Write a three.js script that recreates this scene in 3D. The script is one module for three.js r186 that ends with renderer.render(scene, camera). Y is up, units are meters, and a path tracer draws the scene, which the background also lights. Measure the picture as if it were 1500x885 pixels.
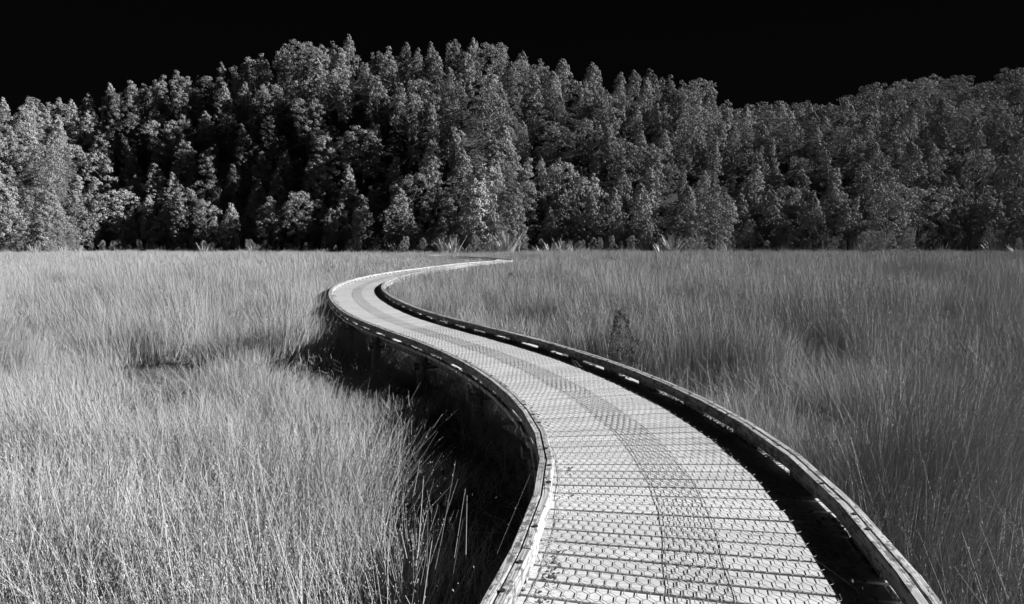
import * as THREE from 'three';
import { mergeGeometries } from 'three/addons/utils/BufferGeometryUtils.js';

// ---------------------------------------------------------------- camera, sky, sun, exposure
const scene = new THREE.Scene();
const DECK = 0.75;                                   // height of the walking surface above the marsh
const camera = new THREE.PerspectiveCamera(49.5, 1500 / 885, 0.1, 3000);
camera.position.set(0, DECK + 1.525, 0);
camera.rotation.set(-Math.atan2(442.5 - 362, 960), 0, 0);

const skyW = 64, skyH = 32, skyData = new Float32Array(skyW * skyH * 4);
for (let r = 0; r < skyH; r++) {                     // clear sky seen through a deep red filter: almost black, a little paler low down
  const up = ((r + 0.5) / skyH - 0.5) * 180, v = 0.0004 + 0.0009 * Math.exp(-Math.max(0, up) / 9);
  for (let c = 0; c < skyW; c++) skyData.set([v, v, v, 1], (r * skyW + c) * 4);
}
const sky = new THREE.DataTexture(skyData, skyW, skyH, THREE.RGBAFormat, THREE.FloatType);
sky.mapping = THREE.EquirectangularReflectionMapping; sky.magFilter = THREE.LinearFilter; sky.needsUpdate = true;
scene.background = sky; scene.environment = sky;

const sun = new THREE.DirectionalLight(new THREE.Color(1, 1, 1), 4.5);
sun.position.set(0.96 * 300, 0.47 * 300, -0.09 * 300);
sun.target.position.set(0, 0, -60);
sun.position.add(sun.target.position);
sun.castShadow = true;
Object.assign(sun.shadow.camera, { left: -260, right: 260, top: 200, bottom: -200, near: 1, far: 900 });
sun.shadow.mapSize.set(4096, 4096);
scene.add(sun, sun.target);

const renderer = new THREE.WebGLRenderer({ antialias: true });
renderer.toneMapping = THREE.LinearToneMapping;
renderer.toneMappingExposure = 2.8;
renderer.shadowMap.enabled = true;

// ---------------------------------------------------------------- helpers
function rng(seed) { let a = seed >>> 0; return () => { a = (a + 0x6D2B79F5) | 0; let t = Math.imul(a ^ (a >>> 15), 1 | a); t = (t + Math.imul(t ^ (t >>> 7), 61 | t)) ^ t; return ((t ^ (t >>> 14)) >>> 0) / 4294967296; }; }
const R0 = rng(7);
const lerp = (a, b, t) => a + (b - a) * t, clamp = (x, a = 0, b = 1) => Math.min(b, Math.max(a, x)), sstep = (a, b, x) => { const t = clamp((x - a) / (b - a)); return t * t * (3 - 2 * t); };
function hash2(x, y, s = 0) { let h = Math.imul(x | 0, 374761393) ^ Math.imul(y | 0, 668265263) ^ Math.imul(s | 0, 1442695041); h = Math.imul(h ^ (h >>> 13), 1274126177); return ((h ^ (h >>> 16)) >>> 0) / 4294967296; }
function noise(x, y, s = 0) { const ix = Math.floor(x), iy = Math.floor(y), fx = x - ix, fy = y - iy, u = fx * fx * (3 - 2 * fx), v = fy * fy * (3 - 2 * fy); return lerp(lerp(hash2(ix, iy, s), hash2(ix + 1, iy, s), u), lerp(hash2(ix, iy + 1, s), hash2(ix + 1, iy + 1, s), u), v); }
function fbm(x, y, o = 4, s = 0) { let a = 0.5, v = 0, t = 0; for (let i = 0; i < o; i++) { v += a * noise(x, y, s + i); t += a; a *= 0.5; x *= 2.03; y *= 2.03; } return v / t; }
function pnoise(x, y, px, py, s) { // tiling value noise
  const ix = Math.floor(x), iy = Math.floor(y), fx = x - ix, fy = y - iy, u = fx * fx * (3 - 2 * fx), v = fy * fy * (3 - 2 * fy), m = (a, n) => ((a % n) + n) % n;
  return lerp(lerp(hash2(m(ix, px), m(iy, py), s), hash2(m(ix + 1, px), m(iy, py), s), u), lerp(hash2(m(ix, px), m(iy + 1, py), s), hash2(m(ix + 1, px), m(iy + 1, py), s), u), v);
}
const used = new Map();
function numbered(name) { const n = used.get(name) ?? 0; used.set(name, n + 1); return n ? name + '_' + String(n).padStart(3, '0') : name; }
function tag(o, label, category, group, kind) { if (label) o.userData.label = label; if (category) o.userData.category = category; if (group) o.userData.group = group; if (kind) o.userData.kind = kind; return o; }
function mesh(name, geo, mat, parent) { const m = new THREE.Mesh(geo, mat); m.name = name; m.castShadow = m.receiveShadow = true; parent.add(m); return m; }
class Soup { // triangles without shared corners; flat shaded
  constructor(uv = false) { this.p = []; this.t = uv ? [] : null; }
  tri(a, b, c) { this.p.push(...a, ...b, ...c); }
  quad(a, b, c, d, ta, tb, tc, td) { this.p.push(...a, ...b, ...c, ...a, ...c, ...d); if (this.t) this.t.push(...ta, ...tb, ...tc, ...ta, ...tc, ...td); }
  geo() { const g = new THREE.BufferGeometry(); g.setAttribute('position', new THREE.Float32BufferAttribute(this.p, 3)); if (this.t) g.setAttribute('uv', new THREE.Float32BufferAttribute(this.t, 2)); g.computeVertexNormals(); return g; }
}
function grey(v) { return new THREE.Color().setRGB(v, v, v); }

// ---------------------------------------------------------------- materials
function woodTexture(seed, base, contrast, stain) {  // u along the grain, 1 repeat = 2 m by 0.5 m
  const W = 1024, H = 512, col = new Uint8Array(W * H * 4), bump = new Uint8Array(W * H * 4);
  for (let y = 0; y < H; y++) for (let x = 0; x < W; x++) {
    const u = x / W, v = y / H;
    const wob = pnoise(u * 6, v * 8, 6, 8, seed) * 0.05;
    const g1 = pnoise(u * 10, (v + wob) * 60, 10, 60, seed + 1), g2 = pnoise(u * 30, (v + wob) * 170, 30, 170, seed + 2), fine = hash2(x, y, seed + 3);
    const blot = pnoise(u * 12, v * 6, 12, 6, seed + 4) * 0.6 + pnoise(u * 40, v * 20, 40, 20, seed + 5) * 0.4;
    const crack = Math.max(0, pnoise(u * 5, (v + wob) * 90, 5, 90, seed + 6) - 0.8) * 5 * (pnoise(u * 8, v * 8, 8, 8, seed + 7) > 0.5 ? 1 : 0);
    const speck = Math.max(0, pnoise(u * 150, v * 75, 150, 75, seed + 8) * 0.5 + blot * 0.5 - 0.62) * 4;
    let a = base * (1 + contrast * ((g1 - 0.5) * 0.7 + (g2 - 0.5) * 0.6 + (fine - 0.5) * 0.25 + (blot - 0.5) * 0.5));
    const lichen = sstep(0.56, 0.66, pnoise(u * 48, v * 16, 48, 16, seed + 9) * 0.6 + pnoise(u * 130, v * 48, 130, 48, seed + 10) * 0.4);
    a *= 1 - 0.7 * clamp(crack); a *= 1 - stain * clamp(speck); if (stain > 0.6) a *= 1 - 0.65 * lichen;
    const s = Math.round(255 * Math.pow(clamp(a), 1 / 2.2)), b = Math.round(255 * clamp(0.55 + (g1 - 0.5) * 0.5 + (g2 - 0.5) * 0.5 - crack * 0.5));
    col.set([s, s, s, 255], (y * W + x) * 4); bump.set([b, b, b, 255], (y * W + x) * 4);
  }
  const mk = (d, srgb) => { const t = new THREE.DataTexture(d, W, H, THREE.RGBAFormat); t.wrapS = t.wrapT = THREE.RepeatWrapping; t.magFilter = THREE.LinearFilter; t.repeat.set(0.5, 2); if (srgb) t.colorSpace = THREE.SRGBColorSpace; t.needsUpdate = true; return t; };
  return { map: mk(col, true), bumpMap: mk(bump, false) };
}
const plankTex = woodTexture(11, 0.46, 0.46, 0.5), railTex = woodTexture(47, 0.30, 0.85, 0.9);
const plankMats = [0.92, 1.0, 1.06, 0.97].map((k) => new THREE.MeshStandardMaterial({ ...plankTex, bumpScale: 0.0015, roughness: 0.85, color: grey(k) }));
const railMats = [0.85, 1.0, 1.12].map((k) => new THREE.MeshStandardMaterial({ ...railTex, bumpScale: 0.003, roughness: 0.85, color: grey(k) }));
const wireMat = new THREE.MeshStandardMaterial({ color: grey(0.10), roughness: 0.6, metalness: 0.3 });
const boltMat = new THREE.MeshStandardMaterial({ color: grey(0.03), roughness: 0.6, metalness: 0.4 });
const soilMat = new THREE.MeshStandardMaterial({ color: grey(0.03), roughness: 1 });
const stemMat = new THREE.MeshStandardMaterial({ color: grey(0.27), roughness: 0.75, side: THREE.DoubleSide });
const strawMat = new THREE.MeshStandardMaterial({ color: grey(0.5), roughness: 0.8, side: THREE.DoubleSide });
const leafMat = (k) => new THREE.MeshStandardMaterial({ color: grey(k), roughness: 0.9, side: THREE.DoubleSide });
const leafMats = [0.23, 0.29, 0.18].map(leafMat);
const flaxMat = new THREE.MeshStandardMaterial({ color: grey(0.36), roughness: 0.45, side: THREE.DoubleSide });
const barkMat = new THREE.MeshStandardMaterial({ color: grey(0.14), roughness: 0.95 });

// ---------------------------------------------------------------- the walk's centre line, in plan (x, z)
const ctrl = [[-0.5, 1.3], [-0.02, 0.1], [0.42, -1.15], [0.8, -2.45], [1.02, -3.5], [1.12, -4.7], [0.87, -6.4], [0.2, -8.42], [-0.68, -10.23], [-1.69, -12], [-2.68, -13.98], [-3.59, -16.42], [-4.62, -19.56], [-5.67, -23.8], [-6.26, -29.19], [-6.35, -35.71], [-5.6, -43], [-4.6, -51], [-3.6, -58.5], [-1.2, -66.5], [-0.4, -74.5], [-2.4, -82.5], [-5.2, -92], [-9, -101], [-14.5, -108], [-12, -120], [-10, -132], [-10, -146]];
const line = [];                                     // { x, z, tx, tz, s } every 5 cm or so
{
  const raw = [];
  for (let i = 0; i + 3 < ctrl.length; i++) for (let k = 0; k < 200; k++) {
    const t = k / 200, b = [(1 - t) ** 3 / 6, (3 * t ** 3 - 6 * t ** 2 + 4) / 6, (-3 * t ** 3 + 3 * t ** 2 + 3 * t + 1) / 6, t ** 3 / 6];
    let x = 0, z = 0; for (let j = 0; j < 4; j++) { x += b[j] * ctrl[i + j][0]; z += b[j] * ctrl[i + j][1]; }
    raw.push([x, z]);
  }
  let s = 0, next = 0; const STEP = 0.05;
  for (let i = 0; i + 1 < raw.length; i++) {
    const [ax, az] = raw[i], [bx, bz] = raw[i + 1], d = Math.hypot(bx - ax, bz - az);
    while (next <= s + d) { const t = (next - s) / d; line.push({ x: lerp(ax, bx, t), z: lerp(az, bz, t), s: next }); next += STEP; }
    s += d;
  }
  for (let i = 0; i < line.length; i++) { const a = line[Math.max(0, i - 2)], b = line[Math.min(line.length - 1, i + 2)], d = Math.hypot(b.x - a.x, b.z - a.z); line[i].tx = (b.x - a.x) / d; line[i].tz = (b.z - a.z) / d; }
}
const LEN = line[line.length - 1].s;
function frame(s) { const f = clamp(s / 0.05, 0, line.length - 1.001), i = Math.floor(f), t = f - i, a = line[i], b = line[i + 1]; return { x: lerp(a.x, b.x, t), z: lerp(a.z, b.z, t), tx: lerp(a.tx, b.tx, t), tz: lerp(a.tz, b.tz, t) }; }
function at(s, off, y) { const f = frame(s); return [f.x - f.tz * off, y, f.z + f.tx * off]; } // off: to the right of travel
function toWalk(x, z) { let best = 1e9, bi = 0; for (let i = 0; i < line.length; i += 6) { const d = (line[i].x - x) ** 2 + (line[i].z - z) ** 2; if (d < best) { best = d; bi = i; } } const p = line[bi]; return { d: Math.sqrt(best), side: Math.sign((x - p.x) * -p.tz + (z - p.z) * p.tx), s: p.s, z: p.z }; }

// ---------------------------------------------------------------- ground: marsh and the hill
const SKY = [[-400, 230], [-200, 200], [0, 158], [30, 142], [60, 146], [115, 150], [150, 132], [200, 122], [240, 118], [262, 106], [300, 118], [320, 106], [363, 92], [405, 80], [425, 72], [455, 75], [485, 62], [515, 60], [560, 78], [600, 68], [640, 63], [680, 63], [730, 69], [765, 77], [800, 91], [850, 100], [880, 98], [910, 114], [930, 104], [985, 119], [1020, 128], [1045, 150], [1085, 152], [1150, 156], [1185, 160], [1210, 152], [1265, 148], [1340, 150], [1400, 150], [1500, 150], [1700, 170], [1900, 220]];
const FAR = [[950, 260], [1050, 175], [1110, 158], [1185, 160], [1210, 152], [1265, 135], [1300, 131], [1340, 123], [1370, 116], [1420, 131], [1450, 122], [1475, 106], [1500, 108], [1600, 108], [1800, 130]];
function table(T, x) { if (x <= T[0][0]) return T[0][1]; for (let i = 0; i + 1 < T.length; i++) if (x <= T[i + 1][0]) return lerp(T[i][1], T[i + 1][1], (x - T[i][0]) / (T[i + 1][0] - T[i][0])); return T[T.length - 1][1]; }
const bearing = (x, z) => 750 + 960 * x / Math.max(40, -z);
const RIDGE = 228, FARR = 330;
const BAY = [[-300, 136], [-60, 152], [0, 146], [60, 138], [95, 138], [125, 176], [200, 178], [400, 166], [560, 155], [680, 138], [745, 140], [778, 160], [870, 155], [1000, 142], [1050, 143], [1075, 161], [1160, 155], [1270, 141], [1325, 142], [1345, 158], [1480, 137], [1800, 130]];
const edge = (px) => table(BAY, px);
function hillTop(px, T, dist, tree) { let v = 0; for (let k = -4; k <= 4; k++) v += table(T, px + k * 12); v /= 9; return (362 - v) / 960 * dist + DECK + 1.525 - tree; }
function groundY(x, z) {
  const dist = -z, px = bearing(x, z); let y = 0.05 * (fbm(x * 0.4, z * 0.4, 3, 5) - 0.5);
  if (dist > 120) {
    const e = edge(px), t = clamp((dist - e - 4) / (RIDGE - e - 4));
    const top = Math.max(2, hillTop(px, SKY, RIDGE, 15.5));
    const k = t < 1 ? (0.35 * t + 0.65 * sstep(0, 1, t)) : Math.max(0.0, 1 - (dist - RIDGE) / 90 * 0.8);
    y += top * k * (t > 0 ? 1 : 0);
    if (px > 900 && dist > 190) { const q = sstep(190, FARR, dist), f = Math.max(0, hillTop(px, FAR, FARR, 22)) * q * (1 - 0.8 * sstep(FARR, FARR + 80, dist)) * sstep(900, 1050, px); y = Math.max(y, f); }
    if (t > 0) y += (fbm(x * 0.06, z * 0.06, 3, 9) - 0.5) * 5 * Math.min(1, t * 4);
  }
  return y;
}
{
  const xs = [], zs = [];
  for (let x = -1500; x <= 1500; x += Math.abs(x) > 330 ? 60 : Math.abs(x) > 30 ? 6 : 1.5) xs.push(x);
  for (let z = 60; z >= -1600; z -= z > -30 ? 1.5 : z > -430 ? 5 : 60) zs.push(z);
  const p = [], idx = [], n = xs.length;
  for (const z of zs) for (const x of xs) p.push(x, groundY(x, z), z);
  for (let j = 0; j + 1 < zs.length; j++) for (let i = 0; i + 1 < n; i++) { const a = j * n + i; idx.push(a, a + 1, a + n, a + 1, a + n + 1, a + n); }
  const g = new THREE.BufferGeometry(); g.setAttribute('position', new THREE.Float32BufferAttribute(p, 3)); g.setIndex(idx); g.computeVertexNormals();
  tag(mesh('ground', g, soilMat, scene), 'dark peaty marsh ground rising into a forested hill', 'ground', null, 'structure');
}

// ---------------------------------------------------------------- boardwalk
const walk = new THREE.Group(); walk.name = 'boardwalk'; scene.add(walk);
tag(walk, 'winding timber boardwalk with wire netting and low kerb rails crossing the marsh', 'boardwalk');
const IN = 0.79, RW = 0.048, OUT = IN + 2 * RW + 0.004, THICK = 0.045, GAP = 0.038, RH = 0.086;
{
  const rd = rng(21), PITCH = 0.15; let far = []; let n = 0;
  for (let s = 0.1; s + PITCH < LEN - 0.2; s += PITCH, n++) {
    const g0 = 0.0055 + rd() * 0.0055, sk = (rd() - 0.5) * 0.006, y = DECK + (rd() - 0.5) * 0.004, l = OUT + 0.012 + rd() * 0.02, r = OUT + 0.012 + rd() * 0.02, tl = (rd() - 0.5) * 0.003;
    const uo = rd() * 7, vo = rd() * 5, W = 0.15;
    const A = at(s + g0 + sk, -l, y + tl), B = at(s + g0 - sk, r, y - tl), C = at(s + PITCH - g0 - sk, r, y - tl), D = at(s + PITCH - g0 + sk, -l, y + tl);
    const ch = 0.003, mid = [(A[0] + B[0] + C[0] + D[0]) / 4, 0, (A[2] + B[2] + C[2] + D[2]) / 4], f = frame(s + PITCH / 2);
    const inset = (P, k) => [P[0] + f.tx * ch * k, P[1], P[2] + f.tz * ch * k], low = (P, h) => [P[0], P[1] - h, P[2]];
    const S = new Soup(true), L = l + r, T = [[uo, vo], [uo + L, vo], [uo + L, vo + W], [uo, vo + W]], q = (a, b, c, d) => S.quad(a, b, c, d, ...T);
    const a = inset(A, 1), b = inset(B, 1), c = inset(C, -1), d = inset(D, -1), A1 = low(A, ch), B1 = low(B, ch), C1 = low(C, ch), D1 = low(D, ch), A2 = low(A, THICK), B2 = low(B, THICK), C2 = low(C, THICK), D2 = low(D, THICK);
    q(a, b, c, d); q(A1, B1, b, a); q(d, c, C1, D1); q(A2, B2, B1, A1); q(D1, C1, C2, D2); q(A2, A1, D1, D2); q(B1, B2, C2, C1); q(D2, C2, B2, A2);
    const g = S.geo();
    if (n < 300) mesh('deck_plank', g, plankMats[Math.floor(rd() * 4)], walk); else far.push(g);
  }
  const m = mesh('distant_deck_planks', mergeGeometries(far), plankMats[1], walk); m.userData.kind = 'stuff';
}
// a bar that follows the walk between two offsets, chamfered on top
function bar(s0, s1, o0, o1, y0, y1, rd, ch = 0.006) {
  const S = new Soup(true), N = Math.max(1, Math.round((s1 - s0) / 0.7)), ring = [], uo = rd() * 9, vo = rd() * 3;
  const prof = [[o0, y0], [o1, y0], [o1, y1 - ch], [o1 - ch, y1], [o0 + ch, y1], [o0, y1 - ch]]; let per = [0]; for (let k = 1; k <= 6; k++) { const a = prof[k - 1], b = prof[k % 6]; per.push(per[k - 1] + Math.hypot(a[0] - b[0], a[1] - b[1])); }
  for (let i = 0; i <= N; i++) { const s = lerp(s0, s1, i / N); ring.push(prof.map(([o, y]) => at(s, o, y))); }
  for (let i = 0; i < N; i++) for (let k = 0; k < 6; k++) { const u0 = uo + lerp(s0, s1, i / N), u1 = uo + lerp(s0, s1, (i + 1) / N), v0 = vo + per[k], v1 = vo + per[k + 1]; S.quad(ring[i][k], ring[i][(k + 1) % 6], ring[i + 1][(k + 1) % 6], ring[i + 1][k], [u0, v0], [u0, v1], [u1, v1], [u1, v0]); }
  for (const i of [0, N]) for (const [a, b, c, d] of [[0, 1, 2, 5], [5, 2, 3, 4]]) S.quad(ring[i][a], ring[i][b], ring[i][c], ring[i][d], [uo, vo], [uo + 0.05, vo], [uo + 0.05, vo + 0.05], [uo, vo + 0.05]);
  return S.geo();
}
{
  const rd = rng(5), bolt = new THREE.CylinderGeometry(0.014, 0.014, 0.008, 10), SEG = 1.45;
  for (const side of [-1, 1]) {
    for (const lam of [0, 1]) {
      let o0 = IN + lam * (RW + 0.0015), o1 = o0 + RW;
      for (let s = 0.1 - lam * SEG / 2 - 0.3 * (side + 1), k = 0; s < LEN - 0.2; s += SEG, k++) {
        const a = Math.max(0.05, s + 0.0015), b = Math.min(LEN - 0.1, s + SEG - 0.0015); if (b - a < 0.1) continue;
        const dy = (rd() - 0.5) * 0.006, dx = (rd() - 0.5) * 0.003;
        const piece = mesh('kerb_rail', bar(a, b, (side < 0 ? -o1 : o0) + dx, (side < 0 ? -o0 : o1) + dx, DECK + GAP, DECK + GAP + RH + dy, rd), railMats[Math.floor(rd() * 3)], walk);
        if (a < 16 && lam === 0) for (const q of [0.18, 0.62 + 0.2 * rd(), 0.9]) { const f = at(lerp(a, b, q), side * (o0 + RW * (0.35 + 0.5 * rd())), DECK + GAP + RH + dy + 0.001); const m = mesh('bolt', bolt, boltMat, piece); m.position.set(...f); }
      }
    }
    for (let s = 0.4 + 0.2 * side; s < LEN - 0.6; s += 0.9) mesh('spacer_block', bar(s, s + 0.3 + rd() * 0.08, side < 0 ? -(OUT - 0.004) : IN + 0.004, side < 0 ? -(IN + 0.004) : OUT - 0.004, DECK + 0.0035, DECK + GAP - 0.001, rd, 0.003), railMats[Math.floor(rd() * 2)], walk);
    for (let s = 0.1; s < LEN - 0.3; s += 2.4) {
      const e = Math.min(LEN - 0.1, s + 2.398);
      for (const o of [0.2, 0.62]) mesh('joist', bar(s, e, side * o - 0.025, side * o + 0.025, DECK - THICK - 0.196, DECK - THICK - 0.006, rd), railMats[0], walk);  // inner joists added, and all deepened, to block sun through the plank gaps
      const c = frame(s + 1.2), P = at(s + 1.2, side * 0.73, 0), pile = mesh('pile', new THREE.CylinderGeometry(0.075, 0.08, 0.95, 10), railMats[0], walk);
      pile.position.set(P[0], DECK - THICK - 0.02 - 0.475 - 0.01, P[2]);
    }
  }
  for (let s = 1.3; s < LEN - 0.5; s += 2.4) mesh('bearer', bar(s - 0.05, s + 0.05, -0.86, 0.86, DECK - THICK - 0.30, DECK - THICK - 0.199, rd), railMats[0], walk);
}
// hexagonal wire netting: two widths of netting lapped along the middle
function netting(o0, o1, sEnd, sFlat, phase, lift) {
  const S = new Soup(), CW = 0.056, CL = 0.062, tw = 0.45 * CL * 0.75, rd = rng(phase * 991 + 3);
  const wire = (s0, a0, s1, a1, r, flat) => {
    const j = 0.0015, y = DECK + lift, p = at(s0, a0, y + (rd() - 0.3) * j), q = at(s1, a1, y + (rd() - 0.3) * j);
    const dx = q[0] - p[0], dz = q[2] - p[2], d = Math.hypot(dx, dz) || 1, nx = -dz / d * r, nz = dx / d * r;
    const A = [p[0] + nx, p[1], p[2] + nz], B = [p[0] - nx, p[1], p[2] - nz], C = [q[0] - nx, q[1], q[2] - nz], D = [q[0] + nx, q[1], q[2] + nz];
    if (flat) { const k = 0.4, w = (P, Q) => [P[0] + (P[0] - Q[0]) * k, P[1], P[2] + (P[2] - Q[2]) * k]; S.quad(w(A, B), w(B, A), w(C, D), w(D, C)); return; }
    const T = [p[0], p[1] + r * 1.4, p[2]], U = [q[0], q[1] + r * 1.4, q[2]];
    S.quad(A, T, U, D); S.quad(T, B, C, U); S.quad(A, D, C, B);
  };
  const cols = Math.floor((o1 - o0) / (CW / 2)), rowL = CL * 0.75 * 0.5 + CL * 0.5 * 0.5;
  const wave = (s, a) => [s + 0.012 * Math.sin(s * 3.1 + a * 5 + phase), a + 0.006 * Math.sin(s * 4.3 + phase * 2 + a * 3)];
  const W = (s0, a0, s1, a1, r, f) => { const p = wave(s0, a0), q = wave(s1, a1); wire(p[0], p[1], q[0], q[1], r, f); };
  let row = 0;
  for (let s = 0.2 + phase * 0.017; s < sEnd; s += 0.068, row++) { // each row: zigzag then twists
    const flat = s > sFlat, k0 = row % 2;
    for (let c = 0; c + 1 < cols; c++) {
      const a = o0 + c * CW / 2, up = (c + k0) % 2;
      W(s + (up ? 0.024 : 0), a, s + (up ? 0 : 0.024), a + CW / 2, 0.0010, flat);
      if (up) W(s + 0.024, a, s + 0.068, a, 0.0019, flat);
    }
  }
  for (const o of [o0, o0 + (cols - 1) * CW / 2]) for (let s = 0.2; s < sEnd; s += 0.1) { const p = wave(s, o), q = wave(s + 0.1, o); wire(s, p[1] + 0.004 * Math.sin(s * 9), s + 0.1, q[1] + 0.004 * Math.sin((s + 0.1) * 9), 0.0016, s > sFlat); }
  return S.geo();
}
mesh('wire_netting', netting(-0.755, 0.165, 44, 13, 1, 0.0045), wireMat, walk);
mesh('wire_netting', netting(-0.165, 0.755, 44, 13, 2, 0.0075), wireMat, walk);

// ---------------------------------------------------------------- rushes
function ribbon(S, base, dir, h, w, bend, yaw, segs) { // a stem: tapering ribbon that bends over
  const wx = Math.cos(yaw) * w / 2, wz = Math.sin(yaw) * w / 2; let prev = null;
  for (let i = 0; i <= segs; i++) {
    const t = i / segs, x = base[0] + dir[0] * h * t + bend[0] * h * t * t, z = base[2] + dir[1] * h * t + bend[1] * h * t * t, y = base[1] + h * t * (1 - 0.25 * t * (Math.hypot(...bend))), k = 1 - 0.75 * t;
    const a = [x - wx * k, y, z - wz * k], b = [x + wx * k, y, z + wz * k];
    if (prev) S.quad(prev[0], prev[1], b, a);
    prev = [a, b];
  }
  return prev[0];
}
function stemAt(base, dir, h, bend, t) { return [base[0] + dir[0] * h * t + bend[0] * h * t * t, base[1] + h * t * (1 - 0.25 * t * Math.hypot(...bend)), base[2] + dir[1] * h * t + bend[1] * h * t * t]; }
function clump(seed, count, rad, w, seeds, spread) {
  const rd = rng(seed), S = new Soup();
  for (let i = 0; i < count; i++) {
    const a = rd() * 6.283, r = Math.sqrt(rd()) * rad, base = [Math.cos(a) * r, -0.03, Math.sin(a) * r], h = 0.62 + 0.5 * rd() + (rd() < 0.08 ? 0.2 : 0);
    const b = rd() * 6.283, dir = [Math.cos(b) * spread * rd(), Math.sin(b) * spread * rd()], wild = rd() < 0.06 ? 3 : 1, c = rd() * 6.283, bend = [Math.cos(c) * 0.28 * rd() * wild, Math.sin(c) * 0.28 * rd() * wild];
    ribbon(S, base, dir, h, w * (rd() < 0.7 ? 0.6 + 0.4 * rd() : 1.1 + 0.6 * rd()), bend, rd() * 3.14, 3);
    if (rd() < seeds) for (let k = 0, n = 3 + Math.floor(rd() * 5); k < n; k++) { // small spikelets and joints up the stem
      const p = stemAt(base, dir, h, bend, 0.5 + 0.5 * rd()), e = w * (0.7 + rd() * 0.9), y = rd() * 6.283, ox = Math.cos(y) * e, oz = Math.sin(y) * e, l = w * (1.6 + rd() * 2.6);
      S.quad(p, [p[0] + ox * 1.2, p[1] + l * 0.5, p[2] + oz * 1.2], [p[0] + ox * 0.6, p[1] + l, p[2] + oz * 0.6], [p[0] - oz * 0.5, p[1] + l * 0.5, p[2] + ox * 0.5]);
    }
  }
  return S.geo();
}
// hollows where the rushes are thin and low: x, z, half-length, half-width
const HOLLOWS = [[-6.4, -11.3, 1.7, 1.4], [-4.6, -11.3, 1.7, 1.5], [-3.0, -11.2, 1.1, 1.4], [1.4, -10.7, 1.25, 1.5], [2.0, -9.6, 0.6, 0.7], [10.6, -16.9, 1.6, 1.1], [-14.6, -28.5, 1.8, 1.5], [-11.6, -29, 1.4, 1.3], [4.9, -10.2, 0.9, 0.6], [-9.5, -13.5, 1.5, 0.8], [12, -31, 2.8, 1.6], [-24, -47, 3, 1.2], [20, -45, 3, 1.0], [6.4, -7.2, 0.6, 0.35], [-3.1, -40, 2, 1], [9.2, -11.8, 0.7, 0.4]];
function hollow(x, z) { let m = 0; for (const [hx, hz, a, b] of HOLLOWS) { const n = (fbm(x * 1.3, z * 1.3, 2, 31) - 0.5) * 0.8, d = Math.hypot((x - hx) / a, (z - hz) / b) + n; m = Math.max(m, 1 - sstep(0.7, 1.15, d)); } return m; }
function mound(x, z) { // tussocky domes: height 0..1 and the way the stems splay
  const C = 2.3, ix = Math.floor(x / C), iz = Math.floor(z / C); let best = 9, bx = 0, bz = 0;
  for (let i = -1; i <= 1; i++) for (let j = -1; j <= 1; j++) { const cx = (ix + i + hash2(ix + i, iz + j, 71)) * C, cz = (iz + j + hash2(ix + i, iz + j, 72)) * C, r = 0.9 + 0.9 * hash2(ix + i, iz + j, 73), d = Math.hypot(x - cx, (z - cz) * 1.2) / r; if (d < best) { best = d; bx = (x - cx) / r; bz = (z - cz) / r; } }
  const k = Math.max(0, 1 - best * best); return { h: k, sx: best < 1.3 ? bx : 0, sz: best < 1.3 ? bz : 0 };
}
function rushHeight(x, z, m) {
  const big = fbm(x * 0.16, z * 0.22, 3, 3), mid = fbm(x * 0.55, z * 0.6, 3, 4), wgt = x < -0.5 && z > -8 ? 0.3 : x > 1.5 ? 0.95 : 0.7;
  return 0.58 + 0.5 * big + 0.6 * (mid - 0.5) + wgt * (m.h - 0.25);
}
const NEAR = [0, 1, 2, 3, 4, 5, 6, 7].map((i) => clump(100 + i, 310, 0.42, 0.0046, 0.8, 0.42));
const MID = [0, 1, 2, 3, 4, 5].map((i) => clump(200 + i, 320, 0.55, 0.0066, 0.6, 0.42));
const FARC = [0, 1, 2, 3, 4].map((i) => clump(300 + i, 260, 1.05, 0.015, 0.4, 0.4));
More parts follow.
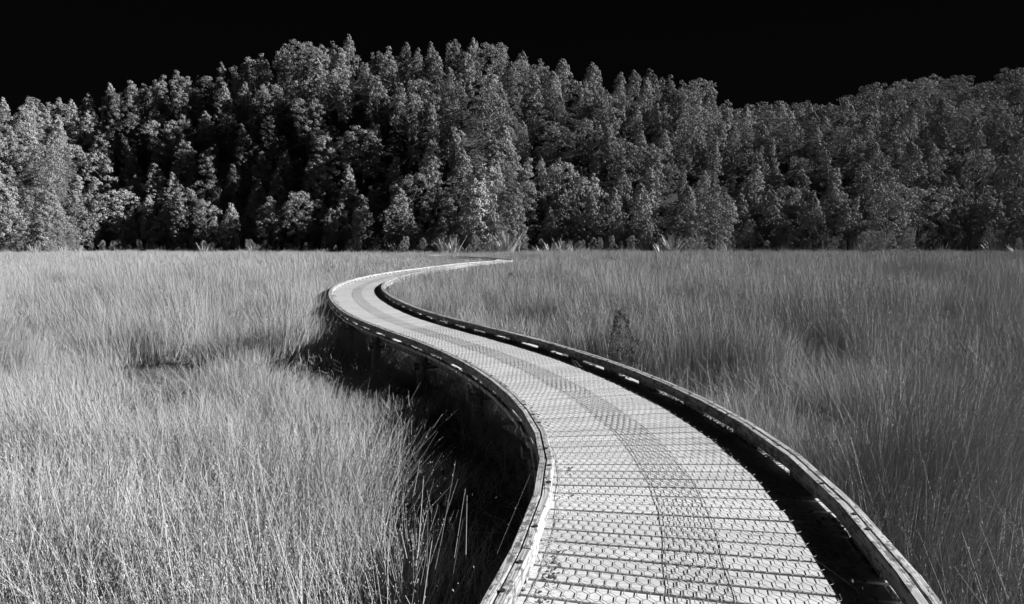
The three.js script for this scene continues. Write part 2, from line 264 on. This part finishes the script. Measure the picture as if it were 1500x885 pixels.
{
  const rd = rng(77), lists = [NEAR.map(() => []), MID.map(() => []), FARC.map(() => [])], M = new THREE.Matrix4(), q = new THREE.Quaternion(), e = new THREE.Euler(), cols = [0, 1, 2].map(() => new Map());
  const put = (x, z, band) => {
    const dist = Math.hypot(x, z);
    const w = dist < 150 && z > -150 ? toWalk(x, z) : { d: 99 };
    const mo = mound(x, z); let hs = Math.max(0.45, rushHeight(x, z, mo)) * (0.9 + 0.2 * rd());
    const rad = [0.42, 0.55, 1.05][band] * 0.72;
    if (w.d < OUT + 0.06 + rad * (band === 2 ? 0.6 : 1)) { if (w.d > 0.75 || w.z > -1) return; hs = 0.38; }
    else if (w.d < 4 && w.z < -33 && w.z > -92) hs *= 0.6 + 0.25 * sstep(2, 4, w.d);
    if (w.z < -45 && w.z > -92 && w.d < 13) hs = Math.min(hs, lerp(0.62, 0.85, sstep(6, 13, w.d)));
    if (w.d > 0.75 && w.d < 2.6 && w.side < 0 && w.z > -17 && w.z < -2.8) { // thin, short growth beside the left kerb
      const k = sstep(1.15, lerp(1.5, 2.3, sstep(-16, -9, w.z)), w.d + (fbm(x * 1.7, z * 1.7, 2, 12) - 0.5) * 1.3) * 0.78 + 0.22; if (rd() > k * k + 0.12) return; hs *= 0.42 + 0.58 * k;
    } else if (w.d > 0.75 && w.d < 1.7 && w.z > -33) hs = lerp(0.84 * (0.9 + 0.2 * rd()), hs, sstep(1.2, 1.8, w.d));
    const calm = x < -0.5 && z > -8, gap = fbm(x * 0.75, z * 0.75, 2, 81), thin = (calm ? 0.27 : 0.36) + (band === 2 ? -0.06 : 0); if (gap < thin && rd() < 0.85) return; hs *= 0.82 + 0.36 * sstep(thin, 0.75, gap);
    const hol = hollow(x, z); if (rd() < hol * 0.97) return; hs *= (1 - 0.5 * hol) * (1 - 0.32 * hollow(x, z - 1.7));
    const lx = (fbm(x * 0.6 + 9, z * 0.6, 3, 51) - 0.5) * 0.8 + (x < 0 ? 0.1 : 0.02), lz = (fbm(x * 0.6, z * 0.6 + 7, 3, 52) - 0.5) * 0.8 + 0.05;
    e.set(clamp(lz * 0.9 + mo.sz * 0.36, -0.6, 0.6) + (rd() - 0.5) * 0.14, rd() * 6.283, clamp(lx * 0.9 - mo.sx * 0.36, -0.6, 0.6) + (rd() - 0.5) * 0.14, 'ZXY'); q.setFromEuler(e);
    const wide = 0.85 + 0.35 * rd();
    M.compose(new THREE.Vector3(x, groundY(x, z), z), q, new THREE.Vector3(wide, hs, wide));
    const L = lists[band], v = Math.floor(rd() * L.length), tone = 0.8 + 0.45 * fbm(x * 0.25, z * 0.3, 2, 61) + (rd() - 0.5) * 0.18;
    L[v].push([M.clone(), tone]);
  };
  const strip = (z0, z1, step, band, spread) => { for (let z = z0; z > z1; z -= step) { const half = Math.max(6, -z * 0.86 + 5) * spread; for (let x = -half; x < half; x += step) put(x + (rd() - 0.5) * step, z + (rd() - 0.5) * step, band); } };
  strip(2, -11, 0.42, 0, 1);
  strip(-11, -36, 0.56, 1, 1);
  strip(-36, -90, 1.0, 2, 1);
  strip(-90, -178, 1.25, 2, 1);
  lists.forEach((L, b) => L.forEach((items, v) => {
    const keep = items.filter(([m]) => { const x = m.elements[12], z = m.elements[14]; return -z < edge(bearing(x, z)) + 1; });
    const im = new THREE.InstancedMesh([NEAR, MID, FARC][b][v], stemMat, keep.length);
    keep.forEach(([m, t], i) => { im.setMatrixAt(i, m); im.setColorAt(i, grey(t)); });
    im.name = numbered('rushes'); im.castShadow = im.receiveShadow = true; scene.add(im);
    tag(im, ['fine pale rushes standing thick in the marsh close beside the boardwalk', 'pale rushes in the middle of the marsh around the first bends', 'pale rushes of the open marsh below the forest edge'][b], 'rushes', 'rushes of the marsh', 'stuff');
  }));
}

// ---------------------------------------------------------------- trees
function leaf(S, p, n, len, wid, rd) { // a pointed leaf spray at p, lying across n
  const up = new THREE.Vector3(rd() - 0.5, rd() - 0.1, rd() - 0.5).normalize(), N = n, U = up.addScaledVector(N, -up.dot(N)).normalize(), V = new THREE.Vector3().crossVectors(N, U);
  const a = [p.x - U.x * len / 2, p.y - U.y * len / 2, p.z - U.z * len / 2], c = [p.x + U.x * len / 2, p.y + U.y * len / 2, p.z + U.z * len / 2];
  const b = [p.x + V.x * wid / 2 + N.x * wid * 0.15, p.y + V.y * wid / 2 + N.y * wid * 0.15, p.z + V.z * wid / 2 + N.z * wid * 0.15], d = [p.x - V.x * wid / 2 + N.x * wid * 0.15, p.y - V.y * wid / 2 + N.y * wid * 0.15, p.z - V.z * wid / 2 + N.z * wid * 0.15];
  S.tri(a, b, c); S.tri(a, c, d);
}
function tuft(S, c, rx, ry, n, size, rd, lean, out) {
  for (let i = 0; i < n; i++) {
    const z = 1 - 1.7 * rd(), a = rd() * 6.283, s = Math.sqrt(Math.max(0, 1 - z * z)), k = 0.6 + 0.45 * rd();
    const N = new THREE.Vector3(s * Math.cos(a), z, s * Math.sin(a)), p = new THREE.Vector3(c.x + N.x * rx * k + lean.x * z * ry, c.y + N.y * ry * k, c.z + N.z * rx * k + lean.z * z * ry);
    if (out) N.addScaledVector(out, 0.5);
    N.x += (rd() - 0.5) * 0.5; N.y += (rd() - 0.5) * 0.5; N.z += (rd() - 0.5) * 0.5; N.normalize();
    leaf(S, p, N, size * (0.7 + 0.7 * rd()), size * (0.4 + 0.35 * rd()), rd);
  }
}
function limb(S, a, b, r0, r1) {
  const d = new THREE.Vector3().subVectors(b, a).normalize(), u = new THREE.Vector3(Math.abs(d.y) > 0.9 ? 1 : 0, Math.abs(d.y) > 0.9 ? 0 : 1, 0).cross(d).normalize(), v = new THREE.Vector3().crossVectors(d, u), P = (c, r, k) => { const t = k / 5 * 6.283, x = Math.cos(t) * r, y = Math.sin(t) * r; return [c.x + u.x * x + v.x * y, c.y + u.y * x + v.y * y, c.z + u.z * x + v.z * y]; };
  for (let k = 0; k < 5; k++) S.quad(P(a, r0, k), P(a, r0, k + 1), P(b, r1, k + 1), P(b, r1, k));
}
// kind: 'cone' tall tufted conifer, 'round' broad bushy, 'plume' several upright plumes, 'tier' flat spreading layers, 'shrub'
function treeGeo(kind, seed) {
  const rd = rng(seed), L = new Soup(), B = new Soup(), V = (x, y, z) => new THREE.Vector3(x, y, z);
  const H = 10, spec = { cone: [1.95, 44, 0.1, 7, 18], plume: [2.1, 48, 0.12, 7, 18], round: [2.7, 40, 0.22, 8, 18], tier: [3.3, 30, 0.42, 10, 16], shrub: [3.2, 34, 0.04, 9, 17] }[kind], [Rm, nb, lowest, nt, nl] = spec;
  const bx = (rd() - 0.5) * 0.8, bz = (rd() - 0.5) * 0.8, axis = (t) => V(bx * t * t, H * t, bz * t * t);
  const tr = kind === 'shrub' ? 0.16 : 0.2; let prev = V(0, -1.0, 0);
  for (let i = 0; i <= 6; i++) { const p = axis(i / 6 * 0.92); limb(B, prev, p, tr * (1.05 - i / 7), tr * (1.05 - (i + 1) / 7)); prev = p; }
  const lob = [0, 1, 2, 3].map(() => [rd() * 6.283, rd(), 0.15 + 0.25 * rd()]);
  const plumes = kind === 'plume' ? [0, 1, 2, 3].map((_, i) => ({ a: rd() * 6.283, r: i ? 0.7 + 0.6 * rd() : 0, top: i ? 0.72 + 0.24 * rd() : 1 })) : null;
  for (let i = 0; i < nb; i++) {
    const t = lowest + (1 - lowest) * Math.pow((i + rd()) / nb, kind === 'cone' ? 1.1 : 0.9) * 0.985, a = i * 2.399 + rd() * 0.9; let org = axis(t);
    const prof = kind === 'cone' ? Math.pow(1 - t, 0.8) * 1.25 : kind === 'round' ? Math.sqrt(Math.max(0.02, 1 - Math.pow((t - 0.55) / 0.48, 2))) : kind === 'tier' ? 0.35 + 0.8 * Math.sqrt(Math.max(0, 1 - Math.pow((t - 0.72) / 0.34, 2))) : Math.sqrt(Math.max(0.05, 1 - t * t));
    let r = Rm * prof, big = 1;
    if (plumes) { const P = plumes[i % 4], tt = lowest + (P.top - lowest) * ((t - lowest) / (1 - lowest)); org = axis(tt); org.x += Math.cos(P.a) * P.r * Math.min(1, tt * 2); org.z += Math.sin(P.a) * P.r * Math.min(1, tt * 2); r = 1.2 * Math.pow(Math.max(0.02, 1 - tt / P.top), 0.6) + 0.1; big = 0.9; }
    for (const [la, lt, ls] of lob) r *= 1 + ls * Math.cos(a - la) * Math.exp(-Math.pow((t - lt) / 0.25, 2));
    r *= 0.7 + 0.5 * rd();
    const rise = kind === 'tier' ? 0.1 : 0.4, dir = V(Math.cos(a), rise, Math.sin(a)), tip = org.clone().addScaledVector(dir, r * 0.8);
    limb(B, axis(clamp(org.y / H - 0.04, 0.02, 0.88)), tip, 0.05, 0.02);
    // a lobe of foliage at the end of the branch: small tufts over its outer side, hollow beneath
    const lr = big * clamp(0.28 + 0.26 * r / Rm * (1 + rd()), 0.16, 0.8) * (kind === 'tier' ? 1.35 : 1) * (t > 0.85 && kind === 'cone' ? 0.55 : 1), flat = kind === 'tier' ? 0.42 : kind === 'round' || kind === 'shrub' ? 0.85 : 1.25;
    for (let k = 0; k < nt; k++) {
      const cz = 1 - 1.45 * (k + rd()) / nt, ca = k * 2.399 + rd(), cs = Math.sqrt(Math.max(0, 1 - cz * cz)), N = V(cs * Math.cos(ca) + dir.x * 0.45, cz + 0.1, cs * Math.sin(ca) + dir.z * 0.45).normalize(), q = 0.75 + 0.4 * rd();
      const c = tip.clone().add(V(N.x * lr * q, N.y * lr * q * flat, N.z * lr * q)), sz = (0.2 + 0.13 * rd()) * (t > 0.85 && kind === 'cone' ? 0.7 : 1);
      tuft(L, c, sz, sz * (kind === 'tier' ? 0.6 : 1.15), nl, 0.21, rd, { x: N.x * 0.3, z: N.z * 0.3 }, N);
    }
  }
  if (kind === 'cone') tuft(L, axis(1), 0.12, 0.35, 8, 0.18, rd, { x: 0, z: 0 });
  return { crown: L.geo(), trunk: B.geo() };
}
const PROTO = {}; let protoTris = 0;
for (const [kind, n] of [['cone', 5], ['plume', 4], ['round', 4], ['tier', 3], ['shrub', 4]]) PROTO[kind] = Array.from({ length: n }, (_, i) => { const g = treeGeo(kind, 900 + kind.length * 37 + i * 11 + kind.charCodeAt(0)); protoTris += g.crown.attributes.position.count / 3; return g; });
console.log('proto tris', protoTris);
function tree(kind, name, label, category, group, x, z, h, wide, rd) {
  const P = PROTO[kind][Math.floor(rd() * PROTO[kind].length)], g = new THREE.Group(); g.name = numbered(name);
  g.position.set(x, groundY(x, z), z); g.rotation.y = rd() * 6.283; g.scale.set(h / 10 * wide, h / 10, h / 10 * wide); scene.add(g);
  const tone = rd() < 0.5 ? 0 : rd() < 0.5 ? 1 : 2, size = category === 'tree' ? (h > 14.5 ? 'tall ' : h < 11 ? 'low ' : '') : h > 3.8 ? 'larger ' : '';
  mesh('trunk', P.trunk, barkMat, g); mesh('crown', P.crown, leafMats[tone], g);
  const look = size + ['', 'pale ', 'dark '][tone];
  return tag(g, look + label, category, look + group);
}
{
  const rd = rng(404); let count = 0;
  // the wooded slope, row behind row
  for (let row = 0; row < 9; row++) {
    const t = row / 8;
    for (let px = -70 + (row % 2) * 18; px < 1600;) {
      const e = edge(px), dist = lerp(e + 3, RIDGE, Math.pow(t, 1.05)) + (rd() - 0.5) * 5, step = 7.6 / dist * 960 * (0.8 + 0.45 * rd());
      const qx = px + (rd() - 0.5) * step * 0.5, z = -dist, x = (qx - 750) / 960 * dist;
      px += step;
      const u = rd(); let kind = u < 0.5 ? 'cone' : u < 0.8 ? 'plume' : 'round', h = 10.5 + 6.5 * rd();
      if (row === 0) h = 8 + 8 * rd();
      if (row <= 1 && qx > 670 && qx < 730) { kind = rd() < 0.5 ? 'cone' : 'plume'; h = 16 + 5 * rd(); }
      if (row === 8) { const want = (362 - table(SKY, qx)) / 960 * dist + DECK + 1.525 - groundY(x, z); h = clamp(want * (0.88 + 0.14 * rd()), 8, 22); if (kind === 'round') kind = rd() < 0.5 ? 'cone' : 'plume'; }
      h = Math.min(h, Math.max(6, (362 - table(SKY, qx)) / 960 * dist + DECK + 1.525 - groundY(x, z)));
      const where = row === 0 ? 'edge' : row === 8 ? 'ridge' : 'slope';
      const wd = { cone: 'pointed conifer', plume: 'many-plumed tree', round: 'round-headed broadleaf tree' }[kind], nm = { cone: 'conifer_tree', plume: 'plumed_tree', round: 'broadleaf_tree' }[kind];
      const lab = { edge: `${wd} with tufted crown at the foot of the forested hill`, slope: `${wd} with tufted crown on the slope of the forested hill`, ridge: `${wd} outlined against the black sky on the hilltop` }[where];
      tree(kind, nm, lab, 'tree', `${wd}s, ${where === 'edge' ? 'forest edge' : where === 'slope' ? 'hill slope' : 'hilltop'}`, x, z, h, 1.06 * (0.85 + 0.4 * rd()), rd); count++;
    }
  }
  // the farther ridge to the right, with spreading layered crowns
  for (let row = 0; row < 5; row++) for (let px = 1030 + row * 7; px < 1590;) {
    const dist = lerp(252, FARR, row / 4) + (rd() - 0.5) * 8, step = 11.5 / dist * 960 * (0.8 + 0.5 * rd()), qx = px, x = (qx - 750) / 960 * dist, z = -dist; px += step;
    let h = 17 + 6 * rd(); if (row === 4) h = 26 * (0.9 + 0.1 * rd());
    h = Math.min(h, Math.max(12, ((362 - table(FAR, qx)) / 960 * dist + DECK + 1.525 - groundY(x, z)) * (0.86 + 0.2 * rd())));
    tree(rd() < 0.35 ? 'tier' : 'round', 'spreading_tree', row === 4 ? 'broad spreading tree on the skyline of the farther ridge' : 'broad spreading tree on the slope of the farther ridge', 'tree', row === 4 ? 'farther ridge skyline trees' : 'farther ridge slope trees', x, z, h, 0.95 + 0.3 * rd(), rd); count++;
  }
  console.log('trees', count);
  // undergrowth that reads as one dark mass between the trees
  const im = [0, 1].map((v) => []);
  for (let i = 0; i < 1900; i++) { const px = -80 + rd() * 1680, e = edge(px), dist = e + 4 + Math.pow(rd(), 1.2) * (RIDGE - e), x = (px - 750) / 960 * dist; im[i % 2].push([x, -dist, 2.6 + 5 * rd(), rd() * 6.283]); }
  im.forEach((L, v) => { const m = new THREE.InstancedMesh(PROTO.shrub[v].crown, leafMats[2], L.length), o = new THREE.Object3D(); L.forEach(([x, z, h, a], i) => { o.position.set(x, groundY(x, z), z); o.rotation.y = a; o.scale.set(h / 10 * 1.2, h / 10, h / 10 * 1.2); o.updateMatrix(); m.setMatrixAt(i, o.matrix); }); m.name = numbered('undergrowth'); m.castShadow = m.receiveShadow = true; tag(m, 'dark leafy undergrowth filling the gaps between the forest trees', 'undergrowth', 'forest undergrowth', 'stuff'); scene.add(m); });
  // shrubs along the foot of the forest
  for (let px = -30; px < 1530;) {
    const dist = edge(px) - 1 - rd() * 8, h = (px > 1050 ? 3.2 : 2.4) + 2.4 * rd() * (px > 1050 ? 1.4 : 0.9), x = (px - 750) / 960 * dist;
    tree(rd() < 0.8 ? 'shrub' : 'round', 'shrub', 'low bushy shrub where the forest foot meets the marsh', 'shrub', 'shrubs along the foot of the forest', x, -dist, h, (0.55 + 0.3 * rd()), rd);
    px += (5 + 11 * rd()) * (px > 1000 ? 0.8 : 1);
  }
}
// flax: fans of sword leaves
function flaxGeo(seed, n, h) {
  const rd = rng(seed), S = new Soup();
  for (let i = 0; i < n; i++) { const a = rd() * 6.283, k = 0.15 + 0.5 * rd(), b = [Math.cos(a) * 0.2 * rd(), 0, Math.sin(a) * 0.2 * rd()]; ribbon(S, b, [Math.cos(a) * k, Math.sin(a) * k], h * (0.6 + 0.5 * rd()), 0.09 + 0.05 * rd(), [Math.cos(a) * 0.35 * rd(), Math.sin(a) * 0.35 * rd()], a + 1.57, 4); }
  return S.geo();
}
{
  const rd = rng(88), F = [flaxGeo(1, 46, 2.2), flaxGeo(2, 38, 2.0), flaxGeo(3, 52, 2.4)];
  for (const px of [-20, 52, 96, 118, 175, 236, 300, 372, 432, 478, 520, 548, 580, 606, 622, 652, 664, 678, 722, 738, 744, 792, 806, 826, 842, 858, 912, 968, 984, 992, 1065, 1150, 1265, 1378, 1452, 1490]) {
    const big = [652, 664, 738, 826, 744, 984].includes(px), dist = edge(px) - 7 - rd() * 5, x = (px - 750) / 960 * dist, m = mesh(numbered('flax_bush'), F[Math.floor(rd() * 3)], flaxMat, scene), k = (big ? 2.1 : 1.3) * (0.85 + 0.3 * rd());
    m.position.set(x, groundY(x, -dist) - 0.02, -dist); m.rotation.y = rd() * 6.283; m.scale.setScalar(k);
    tag(m, big ? 'large pale flax bush fanning out before the dark forest edge' : 'small flax bush with sword leaves at the forest edge', 'flax', big ? 'large flax bushes at the forest edge' : 'small flax bushes at the forest edge');
  }
  // pale sword leaves standing out of the rushes
  for (const [px, py, n] of [[104, 500, 2], [88, 497, 2], [1135, 452, 3], [1168, 472, 3], [1022, 460, 2], [1033, 458, 2], [1265, 457, 2], [290, 470, 3]]) {
    const d = 1.15 * 960 / (py - 362), x = (px - 750) / 960 * d, S = new Soup(), r2 = rng(px);
    for (let i = 0; i < n; i++) { const a = r2() * 6.283; ribbon(S, [(r2() - 0.5) * 0.1, 0, (r2() - 0.5) * 0.1], [Math.cos(a) * 0.15 - 0.12, Math.sin(a) * 0.1], 0.95 + 0.2 * r2(), 0.04, [Math.cos(a) * 0.1, 0], 0.7 + r2() * 0.5, 4); }
    const m = mesh(numbered('sword_leaves'), S.geo(), strawMat, scene); m.position.set(x, 0, -d);
    tag(m, 'few pale sword leaves sticking up out of the rushes', 'leaves', 'pale sword leaves among the rushes');
  }
  // two dark little bushes in the marsh
  for (const [px, py, h, lab] of [[748, 404, 1.25, 'small dark bush among the rushes between the boardwalk and the forest'], [911, 466, 1.2, 'small dark bush among the rushes beside the shaded hollow']]) {
    const d = 1.15 * 960 / (py - 362), x = (px - 750) / 960 * d, g = new THREE.Group(), P = PROTO.shrub[2]; g.name = numbered('marsh_bush'); g.position.set(x, 0, -d); g.scale.set(h / 10 * 0.6, h / 10, h / 10 * 0.6); scene.add(g);
    mesh('trunk', P.trunk, barkMat, g); mesh('crown', P.crown, new THREE.MeshStandardMaterial({ color: grey(0.1), roughness: 1, side: THREE.DoubleSide }), g); tag(g, lab, 'bush');
  }
}
// straw litter along the kerbs
{
  const rd = rng(66), S = new Soup();
  for (let i = 0; i < 4; i++) { const a = i * 1.7; ribbon(S, [0, 0, 0], [Math.cos(a) * 9, Math.sin(a) * 9], 0.006, 0.003, [rd() * 3, rd() * 3], a + 1.57, 2); }
  const g = S.geo(), N = 900, m = new THREE.InstancedMesh(g, strawMat, N), o = new THREE.Object3D();
  for (let i = 0; i < N; i++) { const s = 0.3 + 22 * Math.pow(rd(), 1.3), side = rd() < 0.45 ? -1 : 1, off = side * (side > 0 ? 0.74 + 0.14 * rd() : 0.72 + 0.06 * rd()), p = at(s, off, DECK + 0.004 + rd() * 0.01); o.position.set(...p); o.rotation.set((rd() - 0.5) * 0.3, rd() * 6.283, (rd() - 0.5) * 0.3); o.scale.set(0.6 + rd(), 1 + rd() * 2, 0.6 + rd()); o.updateMatrix(); m.setMatrixAt(i, o.matrix); m.setColorAt(i, grey(0.25 + 0.75 * rd())); }
  {
    const base = new THREE.IcosahedronGeometry(1, 0), K = 20000, mm = new THREE.InstancedMesh(base, new THREE.MeshStandardMaterial({ color: grey(0.07), roughness: 1 }), K), oo = new THREE.Object3D(); let n = 0;
    for (let tries = 0; n < K && tries < 400000; tries++) {
      const s = 0.2 + 24 * Math.pow(rd(), 1.4), side = rd() < 0.5 ? -1 : 1, off = side * (0.908 - (rd() < (side > 0 ? 0.9 : 0.62) ? 0.13 * rd() : 0.25 * Math.pow(rd(), 1.3))); if (fbm(s * 2.2 + side * 50, off * 6, 3, 91) < 0.44) continue;
      const k = 0.003 + 0.007 * rd() * rd(), p = at(s, off, DECK + 0.003 + k * 0.2); oo.position.set(...p); oo.rotation.set(rd() * 0.4, rd() * 6.283, rd() * 0.4); oo.scale.set(k * (1 + rd()), k * 0.45, k * (0.7 + rd())); oo.updateMatrix(); mm.setMatrixAt(n, oo.matrix); mm.setColorAt(n, grey(0.5 + rd())); n++;
    }
    mm.count = n; mm.name = 'leaf_mould'; mm.castShadow = mm.receiveShadow = true; tag(mm, 'dark crumbs of leaf mould and moss gathered along the plank ends', 'litter', null, 'stuff'); scene.add(mm);
  }
  m.name = 'straw_litter'; m.castShadow = m.receiveShadow = true; tag(m, 'dry straw litter caught along the boardwalk kerbs', 'litter', null, 'stuff'); scene.add(m);
}

renderer.render(scene, camera);
